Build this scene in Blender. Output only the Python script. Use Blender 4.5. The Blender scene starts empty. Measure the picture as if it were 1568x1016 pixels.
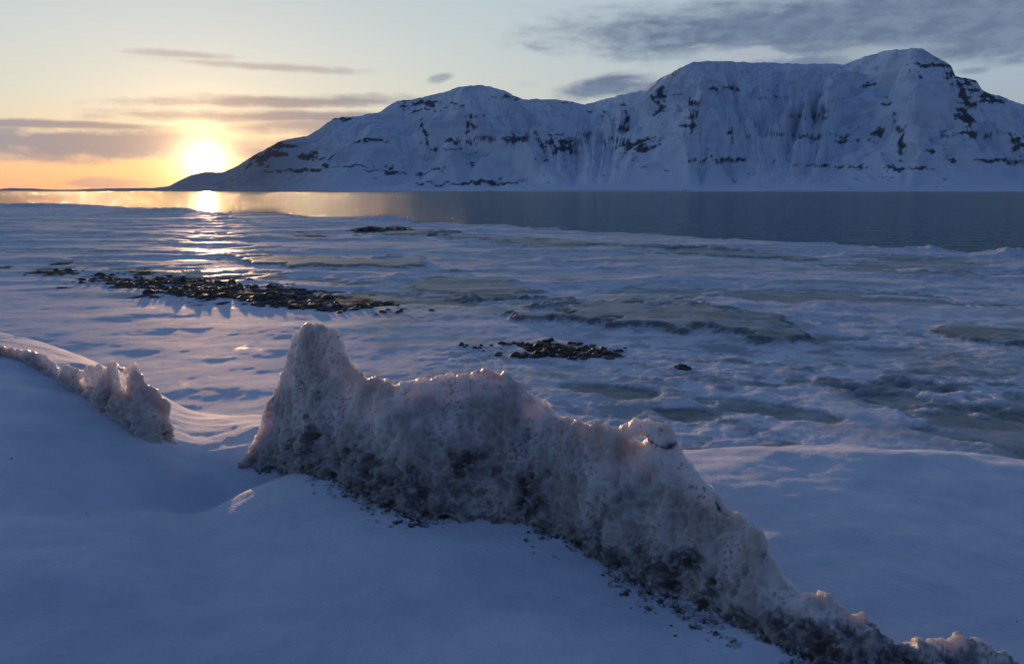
import bpy, bmesh, math, random
import numpy as np
from mathutils import Vector
random.seed(4); rng=np.random.default_rng(7)
sc=bpy.context.scene
sc.view_settings.view_transform='Standard'; sc.view_settings.look='None'; sc.view_settings.exposure=0

# ---------------------------------------------------------------- survey helpers
F=1220.0; H=4.0; TH=math.atan(216/1220); CT,ST=math.cos(TH),math.sin(TH)
def ray(px,py):
    dx=(np.asarray(px,float)-784)/F; dy=(508-np.asarray(py,float))/F
    k=CT+dy*ST
    return dx/k,(-ST+dy*CT)/k          # X/Y , (Z-H)/Y
def proj(X,Y,Z):
    d=Y*CT-(Z-H)*ST; d=np.maximum(d,0.05)
    return 784+F*X/d, 508-F*(Y*ST+(Z-H)*CT)/d
def on_plane(px,py,z):
    u,s=ray(px,py); Y=(z-H)/s
    return u*Y,Y
def at_depth(px,Y,z):
    s=(z-H)/Y; dy=(s*CT+ST)/(CT-s*ST)
    return (px-784)/F/(CT+dy*ST)*Y

# ---------------------------------------------------------------- noise
def _h(ix,iy,iz,seed):
    h=(ix.astype(np.int64)*374761393+iy.astype(np.int64)*668265263+iz.astype(np.int64)*306783378+seed*974634777)&0xffffffff
    h=((h^(h>>13))*1274126177)&0xffffffff
    h=((h^(h>>16))*2246822519)&0xffffffff
    return h^(h>>15)
def perlin2(x,y,seed=0):
    xi=np.floor(x);yi=np.floor(y);xf=x-xi;yf=y-yi
    u=xf**3*(xf*(xf*6-15)+10);v=yf**3*(yf*(yf*6-15)+10);z=np.zeros_like(xi)
    def g(a,b):
        an=_h(xi+a,yi+b,z,seed)*(2*math.pi/4294967296)
        return np.cos(an)*(xf-a)+np.sin(an)*(yf-b)
    a=g(0,0);b=g(1,0);c=g(0,1);d=g(1,1)
    return 1.5*((a+u*(b-a))*(1-v)+(c+u*(d-c))*v)
def fbm2(x,y,o=4,seed=0,gain=.5):
    r=0;a=1;t=0
    for i in range(o):
        r=r+a*perlin2(x,y,seed+i*17);t+=a;a*=gain
        x,y=(x*.8-y*.6)*2.03+3.1,(x*.6+y*.8)*2.03+7.7
    return r/t
def afbm(x,y,o,seed,gain=.55):     # keeps its stretch direction
    r=0;a=1;t=0
    for i in range(o):
        r=r+a*perlin2(x+i*5.3,y+i*2.7,seed+i*17);t+=a;a*=gain;x=x*2.07;y=y*2.07
    return r/t
def perlin3(x,y,z,seed=0):
    xi=np.floor(x);yi=np.floor(y);zi=np.floor(z);xf=x-xi;yf=y-yi;zf=z-zi
    q=lambda t:t**3*(t*(t*6-15)+10)
    u=q(xf);v=q(yf);w=q(zf)
    def g(a,b,c):
        h=_h(xi+a,yi+b,zi+c,seed)
        p=(h&0xffff)*(2*math.pi/65536); ct=((h>>16)&0xffff)/32768.-1; st=np.sqrt(1-ct*ct)
        return st*np.cos(p)*(xf-a)+st*np.sin(p)*(yf-b)+ct*(zf-c)
    L=lambda a,b,t:a+(b-a)*t
    return 1.5*L(L(L(g(0,0,0),g(1,0,0),u),L(g(0,1,0),g(1,1,0),u),v),L(L(g(0,0,1),g(1,0,1),u),L(g(0,1,1),g(1,1,1),u),v),w)
def ss(a,b,x):
    t=np.clip((x-a)/(b-a),0,1);return t*t*(3-2*t)
def smooth_tab(x,y,n=500,w=25):
    xs=np.linspace(x[0],x[-1],n); ys=np.interp(xs,x,y); k=np.hanning(2*w+3)[1:-1]; k/=k.sum()
    return xs,np.convolve(np.pad(ys,w,'edge'),k,'valid')

# ---------------------------------------------------------------- mesh / node helpers
def grid_mesh(name,P,attrs={},col=None):
    n,m=P.shape[:2]
    me=bpy.data.meshes.new(name)
    me.vertices.add(n*m); me.vertices.foreach_set('co',P.reshape(-1).astype(np.float32))
    i=np.arange(n*m).reshape(n,m)
    q=np.stack([i[:-1,:-1],i[:-1,1:],i[1:,1:],i[1:,:-1]],-1).reshape(-1)
    k=len(q)//4
    me.loops.add(4*k); me.loops.foreach_set('vertex_index',q.astype(np.int32))
    me.polygons.add(k); me.polygons.foreach_set('loop_start',(np.arange(k)*4).astype(np.int32))
    me.polygons.foreach_set('use_smooth',np.ones(k,bool))
    me.update(calc_edges=True); me.validate()
    for a,v in attrs.items():
        at=me.attributes.new(a,'FLOAT','POINT'); at.data.foreach_set('value',v.reshape(-1).astype(np.float32))
    if col is not None:
        at=me.attributes.new('albedo','FLOAT_COLOR','POINT')
        c4=np.ones((n*m,4),np.float32); c4[:,:3]=np.clip(col.reshape(-1,3),.005,.95); at.data.foreach_set('color',c4.reshape(-1))
    ob=bpy.data.objects.new(name,me); sc.collection.objects.link(ob); return ob
def cmix(a,b,f):
    a=np.asarray(a,float);b=np.asarray(b,float)
    return a*(1-f[...,None])+b*f[...,None]
class NT:
    def __init__(s,nt): s.nt=nt; s.n=nt.nodes; s.l=nt.links
    def node(s,t,**k):
        n=s.n.new(t)
        for a,b in k.items(): setattr(n,a,b)
        return n
    def put(s,sock,v):
        if isinstance(v,bpy.types.NodeSocket): s.l.new(v,sock)
        elif v is not None: sock.default_value=v
    def M(s,op,a,b=None,c=None,clamp=False):
        n=s.node('ShaderNodeMath',operation=op,use_clamp=clamp)
        for i,v in enumerate((a,b,c)): s.put(n.inputs[i],v)
        return n.outputs[0]
    def mr(s,v,a,b,c=0,d=1,smooth=True):
        n=s.node('ShaderNodeMapRange'); n.interpolation_type='SMOOTHSTEP' if smooth else 'LINEAR'
        for i,x in enumerate((v,a,b,c,d)): s.put(n.inputs[i],x)
        return n.outputs[0]
    def mix(s,f,a,b,bt='MIX'):
        n=s.node('ShaderNodeMix',data_type='RGBA',blend_type=bt)
        s.put(n.inputs[0],f)
        for k,v in ((6,a),(7,b)):
            if isinstance(v,(tuple,list)): v=tuple(v)+((1,) if len(v)==3 else ())
            s.put(n.inputs[k],v)
        return n.outputs[2]
    def noise(s,vec,scale,detail=4,rough=.5,dist=0):
        n=s.node('ShaderNodeTexNoise'); s.put(n.inputs['Vector'],vec)
        n.inputs['Scale'].default_value=scale;n.inputs['Detail'].default_value=detail
        n.inputs['Roughness'].default_value=rough;n.inputs['Distortion'].default_value=dist
        return n.outputs[0]
    def map(s,vec,scale=(1,1,1),rot=(0,0,0)):
        n=s.node('ShaderNodeMapping'); s.put(n.inputs[0],vec); n.inputs['Scale'].default_value=scale; n.inputs['Rotation'].default_value=rot
        return n.outputs[0]
    def attr(s,name,o='Fac'):
        return s.node('ShaderNodeAttribute',attribute_name=name).outputs[o]
    def ramp(s,v,stops):
        n=s.node('ShaderNodeValToRGB'); cr=n.color_ramp
        while len(cr.elements)<len(stops): cr.elements.new(.5)
        for e,(p,c) in zip(cr.elements,stops): e.position=p; e.color=tuple(c)+(1,)
        s.put(n.inputs[0],v); return n.outputs[0]
    def bump(s,h,strength,dist,normal=None):
        n=s.node('ShaderNodeBump'); s.put(n.inputs['Strength'],strength); n.inputs['Distance'].default_value=dist
        s.put(n.inputs['Height'],h)
        if normal is not None: s.put(n.inputs['Normal'],normal)
        return n.outputs[0]
def material(name):
    m=bpy.data.materials.new(name); m.use_nodes=True
    t=NT(m.node_tree); b=t.n['Principled BSDF']; return m,t,b

# ---------------------------------------------------------------- terrain of the shore
upx=np.array([-400,0,100,180,250,290,390,600,900,1035,1150,1300,1450,1568,2000],float)
cpy=np.array([480,503,535,566,606,630,636,650,680,692,684,681,690,704,730],float)
cY =np.array([6.4,6.2,6.0,5.7,5.4,5.3,5.1,4.9,4.6,4.6,4.7,4.8,4.9,4.9,4.8])
cu,cs=ray(upx,cpy)
KS,WD=.62,.75
cZ=H+cs*cY-WD*(KS-np.sqrt(np.maximum(KS**2-cs**2,.0)))
cu0=cu; cu,cZ=smooth_tab(cu0,cZ,500,10); _,cY=smooth_tab(cu0,cY,500,24)
shx=np.array([-500,0,120,230,300,400,520,590,650,800,1000,1200,1350,1568,2000],float)
shy=np.array([308,313,317,321,327,331,336,336,345,353,362,375,384,399,425],float)
su,_=ray(shx,shy); _,sY=on_plane(shx,shy,.0)
def fore(X,Y):
    u=X/np.maximum(Y,1.2)
    Yc=np.interp(u,cu,cY); Zc=np.interp(u,cu,cZ)
    zn=2.28+.05*np.sin(X*1.1+.5)
    t=np.clip((Y-1.6)/(Yc-1.6),-1,1)
    up=zn+(Zc-zn)*np.where(t>0,1-(1-t)**1.8,0)
    d=np.maximum(Y-Yc,0)
    return up-KS*(np.sqrt(d*d+WD**2)-WD)
def blob(px,py,cx,cy,rx,ry,tilt=0,n=0):
    dx=px-cx; dy=py-cy-tilt*dx
    return np.sqrt((dx/rx)**2+(dy/ry)**2)+n
ledges=[(1005,487,195,19,.085,.17),(720,442,105,13,.03,.07),(500,402,130,9,.03,.12),(1530,510,125,11,.10,.10),
        (860,372,190,4,.06,.10),(1120,390,140,4,.05,.12),(620,358,50,4,0,.15)]
pools=[(1390,406,115,12,.06),(1300,517,60,10,.03),(1500,650,150,30,.18),(1200,632,110,9,.12),(930,600,60,7,.1),(300,420,190,8,.05),(1080,638,50,8,.1),
       (660,458,170,9,.03),(1250,455,300,8,.04),(840,376,90,5,.06),(1560,620,90,14,.1),(1470,625,130,14,.1)]
def shore(X,Y,full=False):
    px,py=proj(X,Y,np.full_like(X,.35))
    u=X/np.maximum(Y,1.2)
    zf=fore(X,Y)
    n1=fbm2(X*.09,Y*.09,3,1); n2=fbm2(X*.5,Y*.5,4,2); n3=fbm2(X*1.9,Y*1.9,4,5,.6); wp=fbm2(X*.25+9,Y*.25,4,8)
    sY_=np.interp(u,su,sY)*(1+.07*n1+.07*fbm2(X*.3,Y*.3,4,77))
    s=(sY_-Y)
    zb=.36+.11*n1+.045*n2
    smooth=ss(640,500,px+(py-460)*.6)*ss(452,475,py)      # smooth drift on the left
    rubble=ss(-.22,.25,fbm2(X*.12+40,Y*.12,3,21)+.3*ss(500,1000,px))*ss(8,11,Y)*(1-smooth)
    near=ss(26,14,Y)
    zb=zb+rubble*(.012+.040*near)*n3+.015*rubble*np.abs(n2)
    ice=np.zeros_like(X); edge=np.zeros_like(X); strong=np.zeros_like(X)
    for cx,cy,rx,ry,tl,hh in ledges:
        d=blob(px,py,cx,cy,rx,ry,tl,1.0*wp+1.0*n2+.4*n3)
        k=ss(1.18,.78,d); zb=zb+hh*k
        strong=np.maximum(strong,ss(1.15,.85,d))
        edge=np.maximum(edge,np.exp(-((d-.98)/.16)**2)*(py-cy-tl*(px-cx)>0)*ss(-.25,.02,n3+.5*wp+.05))
    for cx,cy,rx,ry,tl in pools:
        d=blob(px,py,cx,cy,rx,ry,tl,1.4*wp+1.3*n2+.6*n3)
        k=ss(1.25,.7,d); strong=np.maximum(strong,k*(.9 if cy<460 else .8)); zb=zb-.04*k
    gi=ss(.02,.22,fbm2(X*.16+5,Y*.30+3,5,31))*(1-smooth)*ss(9,13,Y)*.8
    ice=np.maximum(ice,gi)
    ice=np.maximum(ice,.7*ss(-.05,.2,fbm2(X*.06,Y*.12,4,36))*ss(30,45,Y))
    zb=zb+.12*np.clip(1-np.abs(fbm2(X*.05+3,Y*.11,4,51))*5,0,1)**2*ss(22,40,Y)
    for cx,cy,w,hh in ((1095,358,26,.65),(1250,370,16,.65),(1348,376,20,.5),(1540,392,30,.35),(590,336,40,.5),(1125,360,20,.4),(260,322,60,.6),(50,314,60,.7),(1420,382,20,.25)):
        x0,y0=on_plane(cx,cy+4,.2); ww=w/F*y0
        zb=zb+hh*np.exp(-((X-x0)/ww)**2-((Y-y0)/(ww*1.6))**2)*(1+1.0*n3)
    k=ss(-1.0,2.2+.01*Y,s)
    zb=zb*k-1.2*(1-k)
    kk=.25; h=np.clip(.5+.5*(zf-zb)/kk,0,1)
    z=zb*(1-h)+zf*h+kk*h*(1-h)
    fg=h
    rp=afbm((X+Y*.7)*.9,(Y*1.6-X*1.0)*1.6,4,62)
    fgn=.09*fbm2(X*.50+2,Y*.75,3,61)+.024*rp+.018*np.maximum(0,afbm(X*.8-Y*.2,Y*3.2+X*1.1,4,66,.6))
    x0,y0=on_plane(325,728,2.5); sc_=np.exp(-((X-x0-.9*(Y-y0))/.32)**2-((Y-y0)/.60)**2)
    x1,y1=on_plane(480,775,2.4); lump=np.exp(-((X-x1)/.55)**2-((Y-y1)/.35)**2)
    x2,y2=on_plane(640,860,2.35); l2=np.exp(-((X-x2)/.6)**2-((Y-y2)/.25)**2)
    z=z+fg*(fgn-.13*sc_+.10*lump+.05*l2)
    if not full: return z
    ng=1-fg
    rock=np.zeros_like(X)
    for cx,cy,rx,ry,tl in ((330,442,250,18,.09),(845,537,115,12,.03),(590,353,48,6,0),(470,359,30,3,0)):
        d=blob(px,py,cx,cy,rx,ry,tl,1.3*n2+1.1*wp)
        rock=np.maximum(rock,ss(1.15,.6,d))
    rock*=ng; ice=ice*ng; rub=rubble*ng; edge=edge*ng; strong*=ng
    nb=fbm2(X*1.5,Y*1.5,6,201,.62); nc=fbm2(X*.7+3,Y*.9,5,221,.62); nw=afbm(X*.25+Y*.06,Y*.9,5,241)
    col=cmix((.74,.79,.86),(.84,.875,.925),ss(-.15,.15,nw))
    col=cmix(col,(.49,.54,.60),rub*.75*ss(.02,-.16,nb+.4*nc))
    col=cmix(col,(.22,.26,.28),rub*.80*ss(-.02,-.20,nc+.3*nb)*ss(700,1200,px+0*py)*ss(24,15,Y))
    im=ss(.32,.8,ice+1.0*nb+.8*nw)*ng
    icc=cmix((.25,.29,.31),(.56,.60,.65),ss(-.16,.20,nc+.5*nw))
    col=col*(1-.68*im[...,None])+icc*.68*im[...,None]
    st=ss(.25,.75,strong+.5*nb)
    stc=cmix((.11,.14,.15),(.30,.345,.37),ss(-.12,.22,nc+.7*nw+.3*nb)); col=cmix(col,stc,.87*st)
    edge_shade=ss(.35,.8,edge+.9*nb)*(edge>.05); col=cmix(col,(.07,.07,.068),.75*edge_shade)  # shadowy near-side faces of the ice ledges, painted dark into the ground colour
    rm=ss(.55,.8,rock+1.6*nb)*(rock>.05); col=cmix(col,(.04,.036,.032),rm)
    rough=.75-.31*np.maximum(im,st)+.3*rm
    return z,col,rough,rub*(1-.7*st),fg
NR,NC=1150,880
r=np.exp(np.linspace(math.log(2.0),math.log(430.),NR))
Yg=r-4.0; ug=np.linspace(-1.0,1.0,NC)
YY,UU=np.meshgrid(Yg,ug,indexing='ij'); XX=UU*(YY+4.0)
Z,col,rough_,rub,fg=shore(XX,YY,True)
ground=grid_mesh('snowy_shore_ground',np.stack([XX,YY,Z],-1),dict(rough=rough_,rubble=rub),col)
del col
def gz(X,Y):
    X=np.atleast_1d(np.asarray(X,float));Y=np.atleast_1d(np.asarray(Y,float))
    return shore(X,Y)
def hit(px,py,y0=2.,y1=60.,n=250):
    """where the survey sight line meets the ground"""
    px=np.atleast_1d(px).astype(float);py=np.atleast_1d(py).astype(float)
    u,s=ray(px,py); ys=np.exp(np.linspace(math.log(y0),math.log(y1),n))
    Yq=np.broadcast_to(ys,(len(px),n)); Xq=u[:,None]*Yq; Zq=H+s[:,None]*Yq
    below=Zq<gz(Xq.ravel(),Yq.ravel()).reshape(Xq.shape)
    i=np.argmax(below,1); i[~below.any(1)]=n-1
    y=ys[i]; return u*y,y

m,t,b=material('snow_ice_shore')
co=t.node('ShaderNodeTexCoord').outputs['Object']
aU=t.attr('rubble'); nf=t.noise(co,5,4,.65); nm=t.noise(t.map(co,(.8,1.4,1),(0,0,.5)),38,3,.65)
base=t.mix(1.0,t.attr('albedo','Color'),t.mix(t.mr(nf,.3,.7),(.89,.90,.93),(1.0,1.0,1.0)),'MULTIPLY')
t.put(b.inputs['Base Color'],base); t.put(b.inputs['Roughness'],t.attr('rough'))
b.inputs['Specular IOR Level'].default_value=.35
h=t.M('ADD',t.M('MULTIPLY',nf,t.M('MULTIPLY_ADD',aU,.46,.055)),t.M('MULTIPLY',nm,.065))
t.put(b.inputs['Normal'],t.bump(h,.8,.12))
ground.data.materials.append(m)

# ---------------------------------------------------------------- sea
me=bpy.data.meshes.new('sea')
me.from_pydata([(-90000,18,0),(90000,18,0),(90000,90000,0),(-90000,90000,0)],[],[(0,1,2,3)])
sea=bpy.data.objects.new('sea_water',me); sc.collection.objects.link(sea)
m,t,b=material('sea_water'); co=t.node('ShaderNodeTexCoord').outputs['Object']
b.inputs['Base Color'].default_value=(.11,.27,.26,1); b.inputs['Roughness'].default_value=.10; b.inputs['IOR'].default_value=1.33
w=t.M('ADD',t.M('MULTIPLY',t.noise(t.map(co,(.4,1,1),(0,0,.12)),1.1,2,.6),1.5),t.noise(t.map(co,(.3,1,1),(0,0,-.1)),.16,4,.8))
t.put(b.inputs['Normal'],t.bump(w,1.0,6.0))
me.materials.append(m)

# ---------------------------------------------------------------- mountains
sk=np.array([(-300,291),(100,291.5),(160,290),(230,288),(258,285),(275,276),(292,268),(315,263),(340,264),(362,254),(390,237),(430,216),(470,208),(490,196),(510,182),(545,178),(580,172),(605,156),(660,146),(700,134),(735,129),(770,137),(800,152),(850,151),(880,157),(895,160),(940,148),(985,137),(1010,120),(1063,94),(1100,94),(1200,97),(1290,98),(1340,82),(1372,75),(1412,74),(1440,90),(1457,101),(1463,117),(1494,122),(1505,139),(1568,160),(1700,190),(1900,210),(2200,230)],float)
NU,NT_=1600,400
pxs=np.linspace(60,2000,NU); t_=np.linspace(0,1.15,NT_)
sky=np.interp(pxs,sk[:,0],sk[:,1])
k5=np.hanning(9)[1:-1]; sky=np.convolve(np.pad(sky,3,'edge'),k5/k5.sum(),'valid')
jag=perlin2(pxs*.06,pxs*0+.5,3)*1.3+perlin2(pxs*.17,pxs*0+.5,4)*.8
sky=sky-jag*ss(260,420,pxs)
mu,ms=ray(pxs,sky)
Y0=np.interp(pxs,[60,360,700,1100,1568,2000],[9500,6500,5200,4700,4300,4200])
# depth of the summit ridge behind the shore: peaks stand forward, the saddles lie back
_,DY=smooth_tab(np.array([60,300,500,640,735,830,890,960,1063,1180,1290,1392,1470,1568,1700,2000.]),np.array([500,900,1700,2300,2100,3300,4300,3400,2300,3700,3800,2200,2100,2900,3200,3000.]),NU,18)
Tm,Um=np.meshgrid(t_,mu,indexing='ij'); Pm=np.broadcast_to(pxs,Tm.shape)
Zr=H+ms*(Y0+DY)
f1=Tm.clip(0,1); dn=1-f1
Ym=Y0[None,:]+DY[None,:]*Tm; Xm=Um*Ym
wA=fbm2(Xm*.0007,Ym*.0007,4,71); wB=fbm2(Xm*.0030+5,Ym*.0030,4,73)
bn=np.interp(pxs,[300,600,720,900,1000,1180,1300,1568,2000],[.3,.5,1,1,.6,.4,.8,.9,.8])[None,:]
tb=np.clip(f1+.10*wA+.03*wB,0,1)
gA=np.interp(tb.ravel(),[0,.14,.30,.40,.47,.62,.80,.93,1],[0,.035,.14,.36,.42,.48,.74,.95,1]).reshape(f1.shape)
gB=np.interp(tb.ravel(),[0,.15,.35,.60,.85,1],[0,.04,.16,.46,.85,1]).reshape(f1.shape)
g=gA*bn+gB*(1-bn)
g=g*(1-ss(.9,1,f1))+ss(.9,1,f1)*np.maximum(g,f1)
win=np.sin(np.pi*f1**.85)**.7*ss(.04,.40,f1)
# gullies fan out downslope from the summits
fan=np.interp(pxs,[300,640,735,790,880,960,1063,1090,1180,1300,1392,1440,1568],[-1,-.8,0,.7,.5,-.9,-.3,.8,.3,-1.,0,.8,1.])[None,:]
fan=smooth_tab(pxs,fan[0],NU,30)[1][None,:]
shift=-190*dn*fan
Q=Pm+shift+80*wA+26*wB
def gul(scale,seed,vy):
    a=perlin2(Q*scale,Tm*vy+seed*3.3+1.5*wA,seed)
    return np.sqrt(a*a+.004)*2.4
G=.70*gul(.009,81,1.6)+.26*gul(.021,82,3.2)+.08*gul(.05,83,6)+.03*gul(.12,84,10)
Hs=Zr[None,:]
Zm=Hs*g+win*Hs*.27*(.55-G)
spurs=[(735,129,620,275,110,.16),(735,129,830,280,90,.12),(1063,94,940,265,140,.30),(1063,94,1150,270,120,.18),(1385,74,1235,255,160,.30),(1412,75,1480,275,120,.22),(605,156,490,280,100,.15),(895,160,850,270,90,.06),(1505,139,1590,270,90,.14)]
for x0,y0,x1,y1,w_,a_ in spurs:
    xc=x0+(x1-x0)*dn+60*wA+18*wB
    q=np.abs(Pm-xc)/(w_*(.3+1.0*dn))
    Zm=Zm+Hs*a_*(np.clip(1.06-np.sqrt(q*q+.01),0,1))*win
Zm=Zm+fbm2(Xm*.004,Ym*.004,5,91,.55)*Hs*.045*win+fbm2(Xm*.02,Ym*.02,3,95,.6)*Hs*.008*win
lev=14.; zz=Zm/900*lev+1.2*wA
Zm=Zm+(900/lev)*.10*np.sin(2*np.pi*zz)*win*ss(-.1,.2,fbm2(Xm*.0011,Ym*.0011,3,98))
lim=H+ms[None,:]*Ym
Zm=np.where(Tm<1,np.minimum(Zm,lim-(1-f1)*4),Zr[None,:]-(Tm-1)*DY[None,:]*.5)
Zm=np.where(Tm<=0.004,-15,Zm)
vpx,vpy=proj(Xm,Ym,Zm)
str_=perlin2(Q*.08,vpy*.018,101)*.6+perlin2(Q*.22,vpy*.04,102)*.5
hf=afbm(vpx*.045+.02*vpy,vpy*.12+.01*vpx,5,141,.66)
zz2=Zm/900*17+1.0*wA+.5*wB
bands=np.maximum(0,np.sin(2*np.pi*zz2))**4*ss(-.12,.15,fbm2(vpx*.012,vpy*.02,3,161))
sp_=[(975,222,46,13),(860,222,34,15),(755,212,70,3),(800,212,16,9),(1010,160,8,28),(957,190,5,30),(1058,188,14,15),(1060,160,6,8),(1120,203,6,10),(1362,160,14,9),(1345,205,8,5),(1380,212,9,24),(1300,216,34,4),(1425,100,34,4),(1408,112,6,10),(1330,130,14,4),(1480,122,26,10),(1462,108,8,10),(1480,170,15,38),(1530,152,44,8),(1555,215,16,14),(1500,205,66,4),(1530,246,54,4),(1225,208,66,2.5),(1262,165,6,16),(1110,135,20,3),(1422,232,9,7),(1240,180,30,3),(640,168,40,2.5),(610,160,24,4),(655,158,60,2.5),(520,181,24,3),(705,215,24,3.5),(575,215,30,2),(690,228,40,2),(740,280,80,3),(600,262,60,2),(470,240,30,4),(430,222,24,4),(425,236,40,6),(395,243,20,6),(455,262,40,3),(550,255,60,2.5),(1100,245,60,2),(1300,255,60,2),(1390,258,40,2),(870,206,40,2.5),(920,170,25,2),(720,200,6,24),(650,205,5,20),(770,150,20,3),(1195,150,35,1.5)]
ex_=np.zeros_like(Zm)
wx=9*perlin2(vpx*.05,vpy*.07,151)+4*perlin2(vpx*.13,vpy*.16,152); wy=6*perlin2(vpx*.05,vpy*.07,153)+3*perlin2(vpx*.15,vpy*.2,154)
for cx,cy,rx,ry in sp_:
    d=np.sqrt(((vpx+wx-cx)/rx)**2+((vpy+wy-cy)/ry)**2)
    ex_=np.maximum(ex_,ss(1.9,.2,d))
low=ss(240,262,vpy)*ss(290,282,vpy)
brown_glow=ss(540,400,vpx)
rk=ex_*.84+1.05*hf+.62*str_+.18*bands+.06*low+.10*brown_glow-.60
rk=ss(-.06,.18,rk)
gray=ss(-.1,.3,1.2*str_+.8*hf+.3*bands)*.45*ss(280,230,vpy)
colm=cmix((.80,.86,.93),(.47,.52,.61),gray)
colm=cmix(colm,(.56,.42,.35),.7*brown_glow)  # sun glow at the left end put into the snow colour; rock there is brown
rc=cmix((.055,.06,.07),(.26,.165,.115),brown_glow)
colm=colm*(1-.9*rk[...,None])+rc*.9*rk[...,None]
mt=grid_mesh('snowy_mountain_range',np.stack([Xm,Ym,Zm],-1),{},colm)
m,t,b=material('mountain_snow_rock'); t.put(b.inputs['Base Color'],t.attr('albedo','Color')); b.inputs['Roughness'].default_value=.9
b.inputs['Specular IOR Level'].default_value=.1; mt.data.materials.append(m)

fx=np.linspace(-500,420,300); fy=291.6-ss(-60,60,fx)*(1.3+1.2*np.abs(perlin2(fx*.03,fx*0+.5,8)))-2.5*np.exp(-((fx-20)/30)**2)-2.5*ss(105,200,fx)
fu,fs=ray(fx,fy); D=30000.
P=np.stack([np.stack([fu*D,fx*0+D,fx*0-60],-1),np.stack([fu*(D+600),fx*0+D+600,H+fs*(D+600)],-1),np.stack([fu*(D+3000),fx*0+D+3000,fx*0-60],-1)],0)
fc=grid_mesh('distant_hills',P); m,t,b=material('distant_hills_snow'); b.inputs['Base Color'].default_value=(.8,.65,.58,1); b.inputs['Roughness'].default_value=1; fc.data.materials.append(m)

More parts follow.
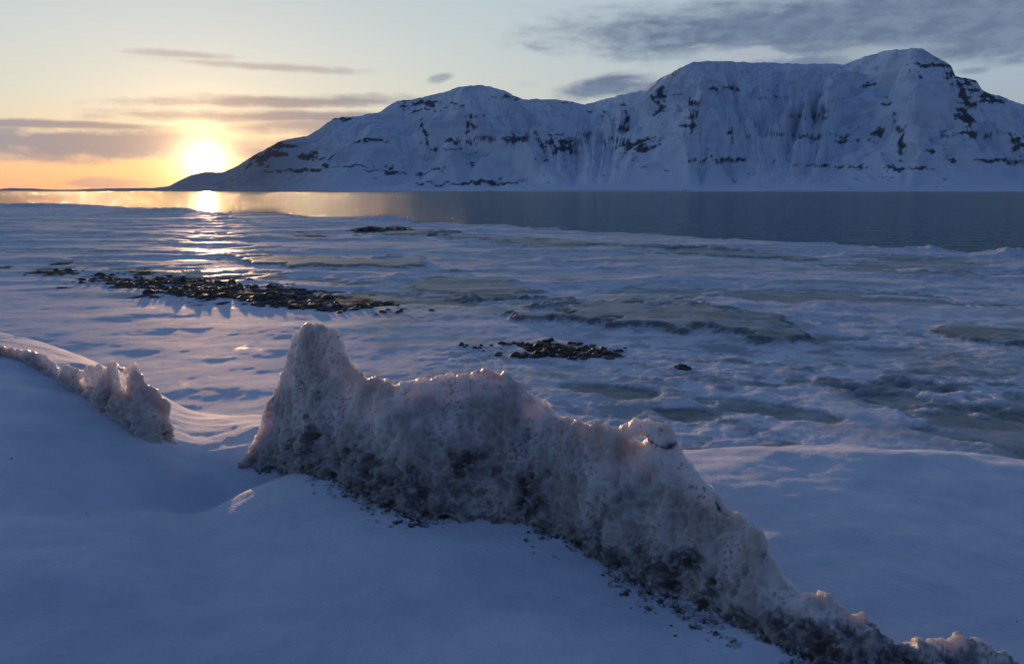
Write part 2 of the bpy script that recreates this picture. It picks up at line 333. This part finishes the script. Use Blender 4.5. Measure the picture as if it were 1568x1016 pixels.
# ---------------------------------------------------------------- ice ridges
top=np.array([(372,704),(385,665),(400,638),(425,590),(440,552),(450,522),(465,506),(485,497),(503,503),(518,516),(525,540),(545,560),(562,573),(600,583),(640,580),(680,578),(712,577),(740,570),(775,570),(797,582),(806,605),(840,614),(860,635),(890,645),(930,650),(946,660),(960,676),(985,676),(1015,674),(1030,690),(1060,715),(1095,740),(1110,775),(1140,790),(1158,815),(1162,855),(1190,880),(1240,916),(1290,932),(1320,950),(1335,968),(1400,992),(1440,992),(1470,982),(1500,994),(1568,1012),(1700,1040)],float)
bot=np.array([(372,712),(400,728),(470,722),(520,735),(560,765),(600,790),(700,800),(790,800),(850,815),(900,855),(960,885),(1010,912),(1090,942),(1150,975),(1210,1015),(1300,1050),(1400,1080),(1568,1120),(1700,1150)],float)
def ice_ridge(name,top,bot,x0,x1,n,depth,extra,vox,seed,mat,dirtiness=1.):
    px=np.linspace(x0,x1,n)
    ty=np.interp(px,top[:,0],top[:,1]); by=np.interp(px,bot[:,0],bot[:,1])
    ty=ty+4*perlin2(px*.045,px*0+.3,seed)+3.5*perlin2(px*.11,px*0+.3,seed+1)
    bys=np.convolve(np.pad(by,12,'edge'),np.ones(25)/25,'valid')
    Xb,Yb=hit(px,bys,1.6,9,300)
    Yb=np.convolve(np.pad(Yb,8,'edge'),np.ones(17)/17,'valid')
    zb=H+ray(px,bys)[1]*Yb
    rows=[]
    hgt=np.clip((by-ty)/200,.12,1)
    K=14
    Yt=Yb+depth*.45*hgt; zt=H+ray(px,ty)[1]*Yt
    th=.02+.03*hgt
    for k in range(K):
        a=k/(K-1)
        Y=Yb-.03+(Yt-th+.03-Yb)*a**1.1; z=(zb-.12)+(zt-.02-zb+.12)*a
        rows.append((Y,z))
    rows.append((Yt,zt)); rows.append((Yt+th,zt-.02))
    for k in range(1,8):
        a=k/7; rows.append((Yt+th+depth*.35*hgt*a**1.4,zt-.02+(zb-.45-zt)*a))
    P=np.stack([np.stack([at_depth(px,Y,z),Y,z],-1) for Y,z in rows],1)
    nr=P.shape[1]; verts=P.reshape(-1,3).tolist(); faces=[]
    for i in range(n-1):
        for j in range(nr):
            j2=(j+1)%nr; faces.append((i*nr+j,(i+1)*nr+j,(i+1)*nr+j2,i*nr+j2))
    faces.append(tuple(range(nr))); faces.append(tuple((n-1)*nr+j for j in reversed(range(nr))))
    for ex,ey,er in extra:       # overhanging knobs of wind-carved ice
        Yq=float(np.interp(ex,px,Yt)); s=float(ray(ex,ey)[1]); z=H+s*Yq; X=float(at_depth(ex,Yq,z)); rr=er/F*Yq
        o=len(verts)
        for a in range(8):
            for c in range(10):
                ph=math.pi*(a+.5)/8; q=2*math.pi*c/10
                verts.append((X+rr*math.sin(ph)*math.cos(q),Yq+rr*1.3*math.sin(ph)*math.sin(q),z+rr*math.cos(ph)))
        for a in range(7):
            for c in range(10): faces.append((o+a*10+c,o+a*10+(c+1)%10,o+(a+1)*10+(c+1)%10,o+(a+1)*10+c))
        faces.append(tuple(o+c for c in reversed(range(10)))); faces.append(tuple(o+70+c for c in range(10)))
    me=bpy.data.meshes.new('tmp'); me.from_pydata(verts,[],faces)
    bm=bmesh.new(); bm.from_mesh(me); bmesh.ops.recalc_face_normals(bm,faces=bm.faces); bm.to_mesh(me); bm.free()
    ob=bpy.data.objects.new('tmp',me); sc.collection.objects.link(ob)
    md=ob.modifiers.new('r','REMESH'); md.mode='VOXEL'; md.voxel_size=vox; md.use_smooth_shade=True
    dg=bpy.context.evaluated_depsgraph_get(); ev=bpy.data.meshes.new_from_object(ob.evaluated_get(dg))
    bpy.data.objects.remove(ob)
    nv=len(ev.vertices); C=np.zeros(nv*3,np.float32); ev.vertices.foreach_get('co',C); C=C.reshape(-1,3).astype(float)
    N=np.zeros(nv*3,np.float32); ev.vertices.foreach_get('normal',N); N=N.reshape(-1,3)
    vx,vy=proj(C[:,0],C[:,1],C[:,2])
    tt=np.interp(vx,top[:,0],top[:,1]); bb=np.interp(vx,bot[:,0],bot[:,1])
    fr=np.clip((bb-vy)/np.maximum(bb-tt,20),-.3,1.1)
    x,y,z=C.T
    n5=perlin3(x*5,y*5,z*5,seed); n12=perlin3(x*13,y*13,z*13,seed+9)
    lo=ss(.70,.06,fr+.40*n5+.22*n12-.75*ss(1150,1330,vx))
    rg=1-2*np.abs(perlin3(x*11,y*11,z*8,seed+3)); rg2=1-2*np.abs(perlin3(x*30,y*30,z*24,seed+13))
    d=.030*perlin3(x*3.2,y*3.2,z*3.2,seed+1)+.030*perlin3(x*8,y*8,z*4,seed+2)+.018*rg+.009*rg2+.005*perlin3(x*60,y*60,z*55,seed+4)
    ch=.026*(1-3*np.abs(perlin3(x*16,y*16,z*20,seed+5)))+.020*perlin3(x*36,y*36,z*44,seed+6)
    d=d+ch*lo-.010
    C=C+N*d[:,None]
    ev.vertices.foreach_set('co',C.reshape(-1).astype(np.float32)); ev.update()
    # colour of the ice: clean crest, silt caught in the cavities lower down
    fz=lambda k,s_:perlin3(x*k,y*k,z*k,s_)
    na=fz(16,seed+21)+.5*fz(34,seed+25); nb_=fz(50,seed+22); nc_=perlin3(x*2.5,y*2.5,z*4,seed+23); nd=perlin3(x*7,y*7,z*5,seed+24)
    col=cmix((.50,.465,.44),(.74,.715,.70),ss(-.35,.35,nc_+.6*nd+.3*na))
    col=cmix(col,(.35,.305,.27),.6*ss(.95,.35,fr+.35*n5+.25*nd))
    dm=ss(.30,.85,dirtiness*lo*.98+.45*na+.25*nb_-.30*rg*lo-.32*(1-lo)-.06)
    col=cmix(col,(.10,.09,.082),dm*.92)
    wh=lo*ss(.14,.36,nb_*.8+.6*na+.3*n12); col=cmix(col,(.48,.51,.55),wh*.7)
    spk=ss(.58,.66,fz(85,seed+31)+.45*n5+.40*nd+.12*lo); col=cmix(col,(.10,.085,.075),spk*.6)
    c4=np.ones((nv,4),np.float32); c4[:,:3]=col
    at=ev.attributes.new('albedo','FLOAT_COLOR','POINT'); at.data.foreach_set('color',c4.reshape(-1))
    at=ev.attributes.new('dirt','FLOAT','POINT'); at.data.foreach_set('value',(lo*dirtiness).clip(0,1).astype(np.float32))
    ev.polygons.foreach_set('use_smooth',np.ones(len(ev.polygons),bool))
    ob=bpy.data.objects.new(name,ev); sc.collection.objects.link(ob); ev.name=name
    ev.materials.clear(); ev.materials.append(mat)
    return ob,(px,Yb,zb)
m,t,b=material('dirty_ice'); co=t.node('ShaderNodeTexCoord').outputs['Object']
n1=t.noise(co,60,3,.6)
t.put(b.inputs['Base Color'],t.attr('albedo','Color')); b.inputs['Roughness'].default_value=.34
b.inputs['Subsurface Radius'].default_value=(1.0,.84,.70); b.inputs['Subsurface Scale'].default_value=.16
t.put(b.inputs['Subsurface Weight'],t.mr(t.attr('dirt'),0,.9,1.0,.0))
t.put(b.inputs['Normal'],t.bump(n1,.7,.012))
ice_mat=m
R1,base1=ice_ridge('ice_ridge',top,bot,374,1690,420,.68,[(952,668,11),(962,658,11),(975,653,11),(990,654,13),(1004,660,13),(1014,668,14),(511,513,7)],.0075,11,ice_mat)
ltop=np.array([(-200,505),(0,531),(40,536),(70,545),(92,566),(130,561),(180,555),(210,566),(240,600),(262,622),(266,640),(262,655)],float)
lbot=np.array([(-200,515),(0,545),(60,556),(92,588),(130,606),(170,636),(205,672),(235,688),(262,662)],float)
R2,base2=ice_ridge('ice_ridge',ltop,lbot,-150,261,140,.45,[],.009,31,ice_mat,.45)

# ---------------------------------------------------------------- scattered stones / crumbs
def ico(sub):
    bm=bmesh.new(); bmesh.ops.create_icosphere(bm,subdivisions=sub,radius=1); v=np.array([x.co[:] for x in bm.verts]); f=np.array([[q.index for q in x.verts] for x in bm.faces]); bm.free(); return v,f
IV,IF=ico(2); IV1,IF1=ico(1)
def scatter(name,X,Y,Zs,S,flat,mat,sink=.3,low=False):
    V=[];Fc=[];o=0; bv,bf=(IV1,IF1) if low else (IV,IF)
    for x,y,z,s in zip(X,Y,Zs,S):
        q=random.random()*6.28; k=rng.uniform(.6,1.3,3); off=rng.uniform(0,99,3)
        nn=.5*perlin3(bv[:,0]*1.3+off[0],bv[:,1]*1.3+off[1],bv[:,2]*1.3+off[2],3)
        v=bv*(1+nn)[:,None]*k*np.array([1,1,flat])*s
        cq,sq=math.cos(q),math.sin(q)
        w=np.stack([v[:,0]*cq-v[:,1]*sq+x,v[:,0]*sq+v[:,1]*cq+y,v[:,2]+z+s*flat*(1-2*sink)*.5],-1)
        V.append(w);Fc.append(bf+o);o+=len(w)
    V=np.concatenate(V);Fc=np.concatenate(Fc)
    me=bpy.data.meshes.new(name); me.from_pydata(V.tolist(),[],Fc.tolist()); me.materials.append(mat)
    ob=bpy.data.objects.new(name,me); sc.collection.objects.link(ob); return ob
rm_,t,b=material('dark_beach_stone'); co=t.node('ShaderNodeTexCoord').outputs['Object']
nr=t.noise(co,2.2,3); t.put(b.inputs['Base Color'],t.mix(t.mr(nr,.4,.65),(.022,.02,.018),(.07,.045,.035))); b.inputs['Roughness'].default_value=.6
def patch(cx,cy,rx,ry,tilt,n,s0,s1,lo=0):
    a=rng.uniform(0,6.283,n); rr=np.sqrt(rng.uniform(0,1,n))*(1+.15*rng.normal(size=n))
    px=cx+rx*rr*np.cos(a); py=cy+ry*rr*np.sin(a)+tilt*(px-cx)
    X,Y=on_plane(px,py,.38); keep=fbm2(X*.45,Y*.3,3,2)>lo-.12
    X,Y=X[keep],Y[keep]; return X,Y,gz(X,Y),rng.uniform(s0,s1,len(X))*rng.uniform(.5,1,len(X))
scatter('beach_rocks',*patch(345,446,240,16,.095,850,.07,.25,-.06),.5,rm_,.6)
scatter('beach_rocks',*patch(845,536,108,12,.03,210,.05,.17,-.25),.55,rm_,.45)
scatter('beach_rocks',*patch(590,353,42,3,0,110,.15,.45,-.3),.4,rm_,.45)
scatter('beach_rocks',*patch(1045,564,10,3,0,6,.10,.2,-1),.35,rm_)
scatter('beach_rocks',*patch(740,530,50,7,0,14,.04,.09,-1),.6,rm_)
cm,t,b=material('dirty_ice_crumbs'); co=t.node('ShaderNodeTexCoord').outputs['Object']
nn_=t.noise(co,22,3,.6); t.put(b.inputs['Base Color'],t.mix(t.mr(nn_,.38,.58),(.07,.062,.055),(.50,.52,.55))); b.inputs['Roughness'].default_value=.4
n=3600
q=rng.uniform(385,1400,n); off=np.abs(rng.normal(size=n))*.11-.12
Yb=np.interp(q,base1[0],base1[1])-off-.02; Xb=(q-784)/F*Yb*1.06
clump=fbm2(Xb*2.6,Yb*2.6,3,5)>.0
Xb,Yb=Xb[clump],Yb[clump]
# a few specks blown out over the bank
xs=rng.uniform(-3.5,3.5,70); ys=rng.uniform(2.3,4.6,70)
Xb=np.concatenate([Xb,xs]);Yb=np.concatenate([Yb,ys])
sz=rng.uniform(.003,.016,len(Xb))*rng.uniform(.6,1.3,len(Xb)); sz[-70:]*=.35
scatter('ice_debris',Xb,Yb,gz(Xb,Yb),sz,.8,cm,low=True)

# ---------------------------------------------------------------- sun, sky
SPX,SPY=314,247
uS,sS=[float(v) for v in ray(SPX,SPY)]
az=math.atan(uS); el=math.atan(sS/math.sqrt(1+uS*uS))
S=Vector((math.sin(az)*math.cos(el),math.cos(az)*math.cos(el),math.sin(el)))
L=bpy.data.lights.new('sun','SUN'); L.energy=2.4; L.angle=math.radians(.6); L.color=(1,.58,.31)
lo=bpy.data.objects.new('sun',L); sc.collection.objects.link(lo); lo.rotation_euler=S.to_track_quat('Z','Y').to_euler()

W=bpy.data.worlds.new('World'); sc.world=W; W.use_nodes=True
try: W.cycles.sampling_method='MANUAL'; W.cycles.sample_map_resolution=1024
except Exception: pass
t=NT(W.node_tree); bg=t.n['Background']
G_=t.node('ShaderNodeTexCoord').outputs['Generated']
sx=t.node('ShaderNodeSeparateXYZ'); t.put(sx.inputs[0],G_); x,y,z=sx.outputs
E=t.M('MULTIPLY',t.M('ARCSINE',z),57.2958); A=t.M('MULTIPLY',t.M('ARCTAN2',x,y),57.2958)
dt=t.node('ShaderNodeVectorMath',operation='DOT_PRODUCT'); t.put(dt.inputs[0],G_); dt.inputs[1].default_value=S
D_=t.M('MULTIPLY',t.M('ARCCOSINE',t.M('MINIMUM',dt.outputs['Value'],1.0)),57.2958)
En=t.M('DIVIDE',t.M('MAXIMUM',E,0),60.,clamp=True)
q=lambda d:d/60.
sunny=t.ramp(En,[(0,(.80,.42,.24)),(q(1.5),(.86,.52,.29)),(q(3.5),(.74,.62,.44)),(q(6),(.64,.66,.58)),(q(9.5),(.56,.63,.63)),(q(14),(.47,.57,.62)),(q(24),(.165,.26,.39)),(q(40),(.060,.113,.24)),(1,(.036,.077,.195))])
side=t.ramp(En,[(0,(.28,.31,.37)),(q(4),(.34,.40,.46)),(q(8),(.36,.46,.55)),(q(14),(.36,.475,.58)),(q(24),(.145,.23,.37)),(q(40),(.057,.107,.235)),(1,(.036,.077,.195))])
back=t.ramp(En,[(0,(.07,.10,.185)),(q(10),(.092,.13,.245)),(q(30),(.060,.104,.225)),(1,(.036,.077,.195))])
dA=t.M('ABSOLUTE',t.M('SUBTRACT',A,math.degrees(az)))
col=t.mix(t.mr(dA,4,50),sunny,side)
col=t.mix(t.mr(dA,55,115),col,back)
ns_=t.node('ShaderNodeTexSky',sky_type='NISHITA'); ns_.sun_disc=False; ns_.sun_elevation=el; ns_.sun_rotation=az
nsc=t.mix(1.0,ns_.outputs[0],(.01,.01,.01),'MULTIPLY'); col=t.mix(1.0,col,nsc,'ADD')
# clouds
def cv(sx_,sy_):
    c=t.node('ShaderNodeCombineXYZ'); t.put(c.inputs[0],t.M('MULTIPLY',A,sx_)); t.put(c.inputs[1],t.M('MULTIPLY',E,sy_)); return c.outputs[0]
def n2d(v,d,r):
    n=t.node('ShaderNodeTexNoise',noise_dimensions='2D'); t.put(n.inputs['Vector'],v); n.inputs['Scale'].default_value=1; n.inputs['Detail'].default_value=d; n.inputs['Roughness'].default_value=r; return n.outputs[0]
nA=n2d(cv(.15,.9),5,.55); nB=n2d(cv(.5,1.3),4,.6)
nAc=t.M('SUBTRACT',nA,.5); nBc=t.M('SUBTRACT',nB,.5)
nmix={}
def ell(cx,cy,rx,ry,tilt=0,na=2.0,nb_=1.2,s0=1.1,s1=.45,amt=1):
    u,s=[float(v) for v in ray(cx,cy)]; a0=math.degrees(math.atan(u)); e0=math.degrees(math.atan(s/math.sqrt(1+u*u)))
    k=math.degrees(1/F)*math.cos(math.radians(a0))
    ix=1/(rx*k); iy=1/(ry*k)
    p=t.M('MULTIPLY_ADD',A,ix,-a0*ix)
    q1=t.M('MULTIPLY_ADD',E,iy,-(e0-tilt*a0)*iy)
    if tilt: q1=t.M('MULTIPLY_ADD',A,-tilt*iy,q1)
    d=t.M('SQRT',t.M('MULTIPLY_ADD',p,p,t.M('MULTIPLY',q1,q1)))
    if (na,nb_) not in nmix: nmix[(na,nb_)]=t.M('MULTIPLY_ADD',nAc,na,t.M('MULTIPLY',nBc,nb_))
    return t.mr(t.M('ADD',d,nmix[(na,nb_)]),s0,s1,0,amt)
def comb(ls):
    r=ls[0]
    for l in ls[1:]: r=t.M('MAXIMUM',r,l)
    return r
grey=comb([ell(1330,34,420,46,0,.8,.5,1.45,.5),ell(1230,88,170,46,0,.8,.5,1.45,.3,.97),ell(1540,46,160,48,0,.8,.5,1.3,.5,.97),ell(925,133,74,17,.15,.8,.5,1.3,.5,.95),ell(985,136,70,14,0,.8,.5,1.3,.4,.8),ell(673,120,20,7,.2,.8,.5,1.2,.4,.6),ell(1490,108,28,7,0,.8,.5,1.2,.4,.6)])
mauve=comb([ell(170,221,360,23,0,1.2,.7,1.35,.5,.93),ell(60,190,180,7,0,1.2,.7,1.3,.4,.9),ell(430,178,250,9,.02,1.6,.7,1.45,.3,.95),ell(470,156,220,9,.03,1.6,.7,1.45,.3,.92),ell(480,193,120,17,.05,1.6,.7,1.35,.3,.8),ell(420,103,160,7,-.02,1.6,.7,1.25,.2,.55),ell(290,84,95,6,0,1.6,.7,1.2,.2,.5),ell(160,280,60,10,0,1.2,.7,1.2,.5,.5)])
wisp=comb([ell(1130,88,100,18,0,1.6,1.5,1.1,.3,.7),ell(1330,86,80,20,0,1.6,1.5,1.1,.3,.5),ell(1040,104,60,12,.2,1.6,1.5,1.1,.3,.6),ell(800,130,40,8,0,1.6,1.5,1.1,.3,.4),ell(500,190,90,10,.1,1.6,1.5,1.1,.3,.5)])
warm=t.mr(D_,22,3)
col=t.mix(grey,col,t.mix(t.mr(nB,.3,.7),(.14,.19,.29),(.19,.25,.36)))
col=t.mix(wisp,col,t.mix(warm,(.50,.56,.61),(1.0,.72,.42)))
col=t.mix(mauve,col,t.mix(warm,(.29,.325,.39),(.36,.28,.29)))
def ex(sig,c):
    e=t.M('EXPONENT',t.M('MULTIPLY',D_,-1/sig))
    s=t.node('ShaderNodeVectorMath',operation='SCALE'); s.inputs[0].default_value=c; t.put(s.inputs[3],e); return s.outputs[0]
for g_ in (ex(.66,(8,6,2.8)),ex(2.2,(.98,.58,.22)),ex(7,(.12,.07,.03))):
    col=t.mix(1.0,col,g_,'ADD')
disc=t.mr(D_,.50,.28); col=t.mix(disc,col,(22,17.5,10))
t.put(bg.inputs[0],col); bg.inputs[1].default_value=1.0

# ---------------------------------------------------------------- camera
cam=bpy.data.cameras.new('camera'); cam.lens=28.0; cam.sensor_width=36; cam.clip_start=.05; cam.clip_end=200000
c=bpy.data.objects.new('camera',cam); sc.collection.objects.link(c); c.location=(0,0,H); c.rotation_euler=(math.pi/2-TH,0,0); sc.camera=c
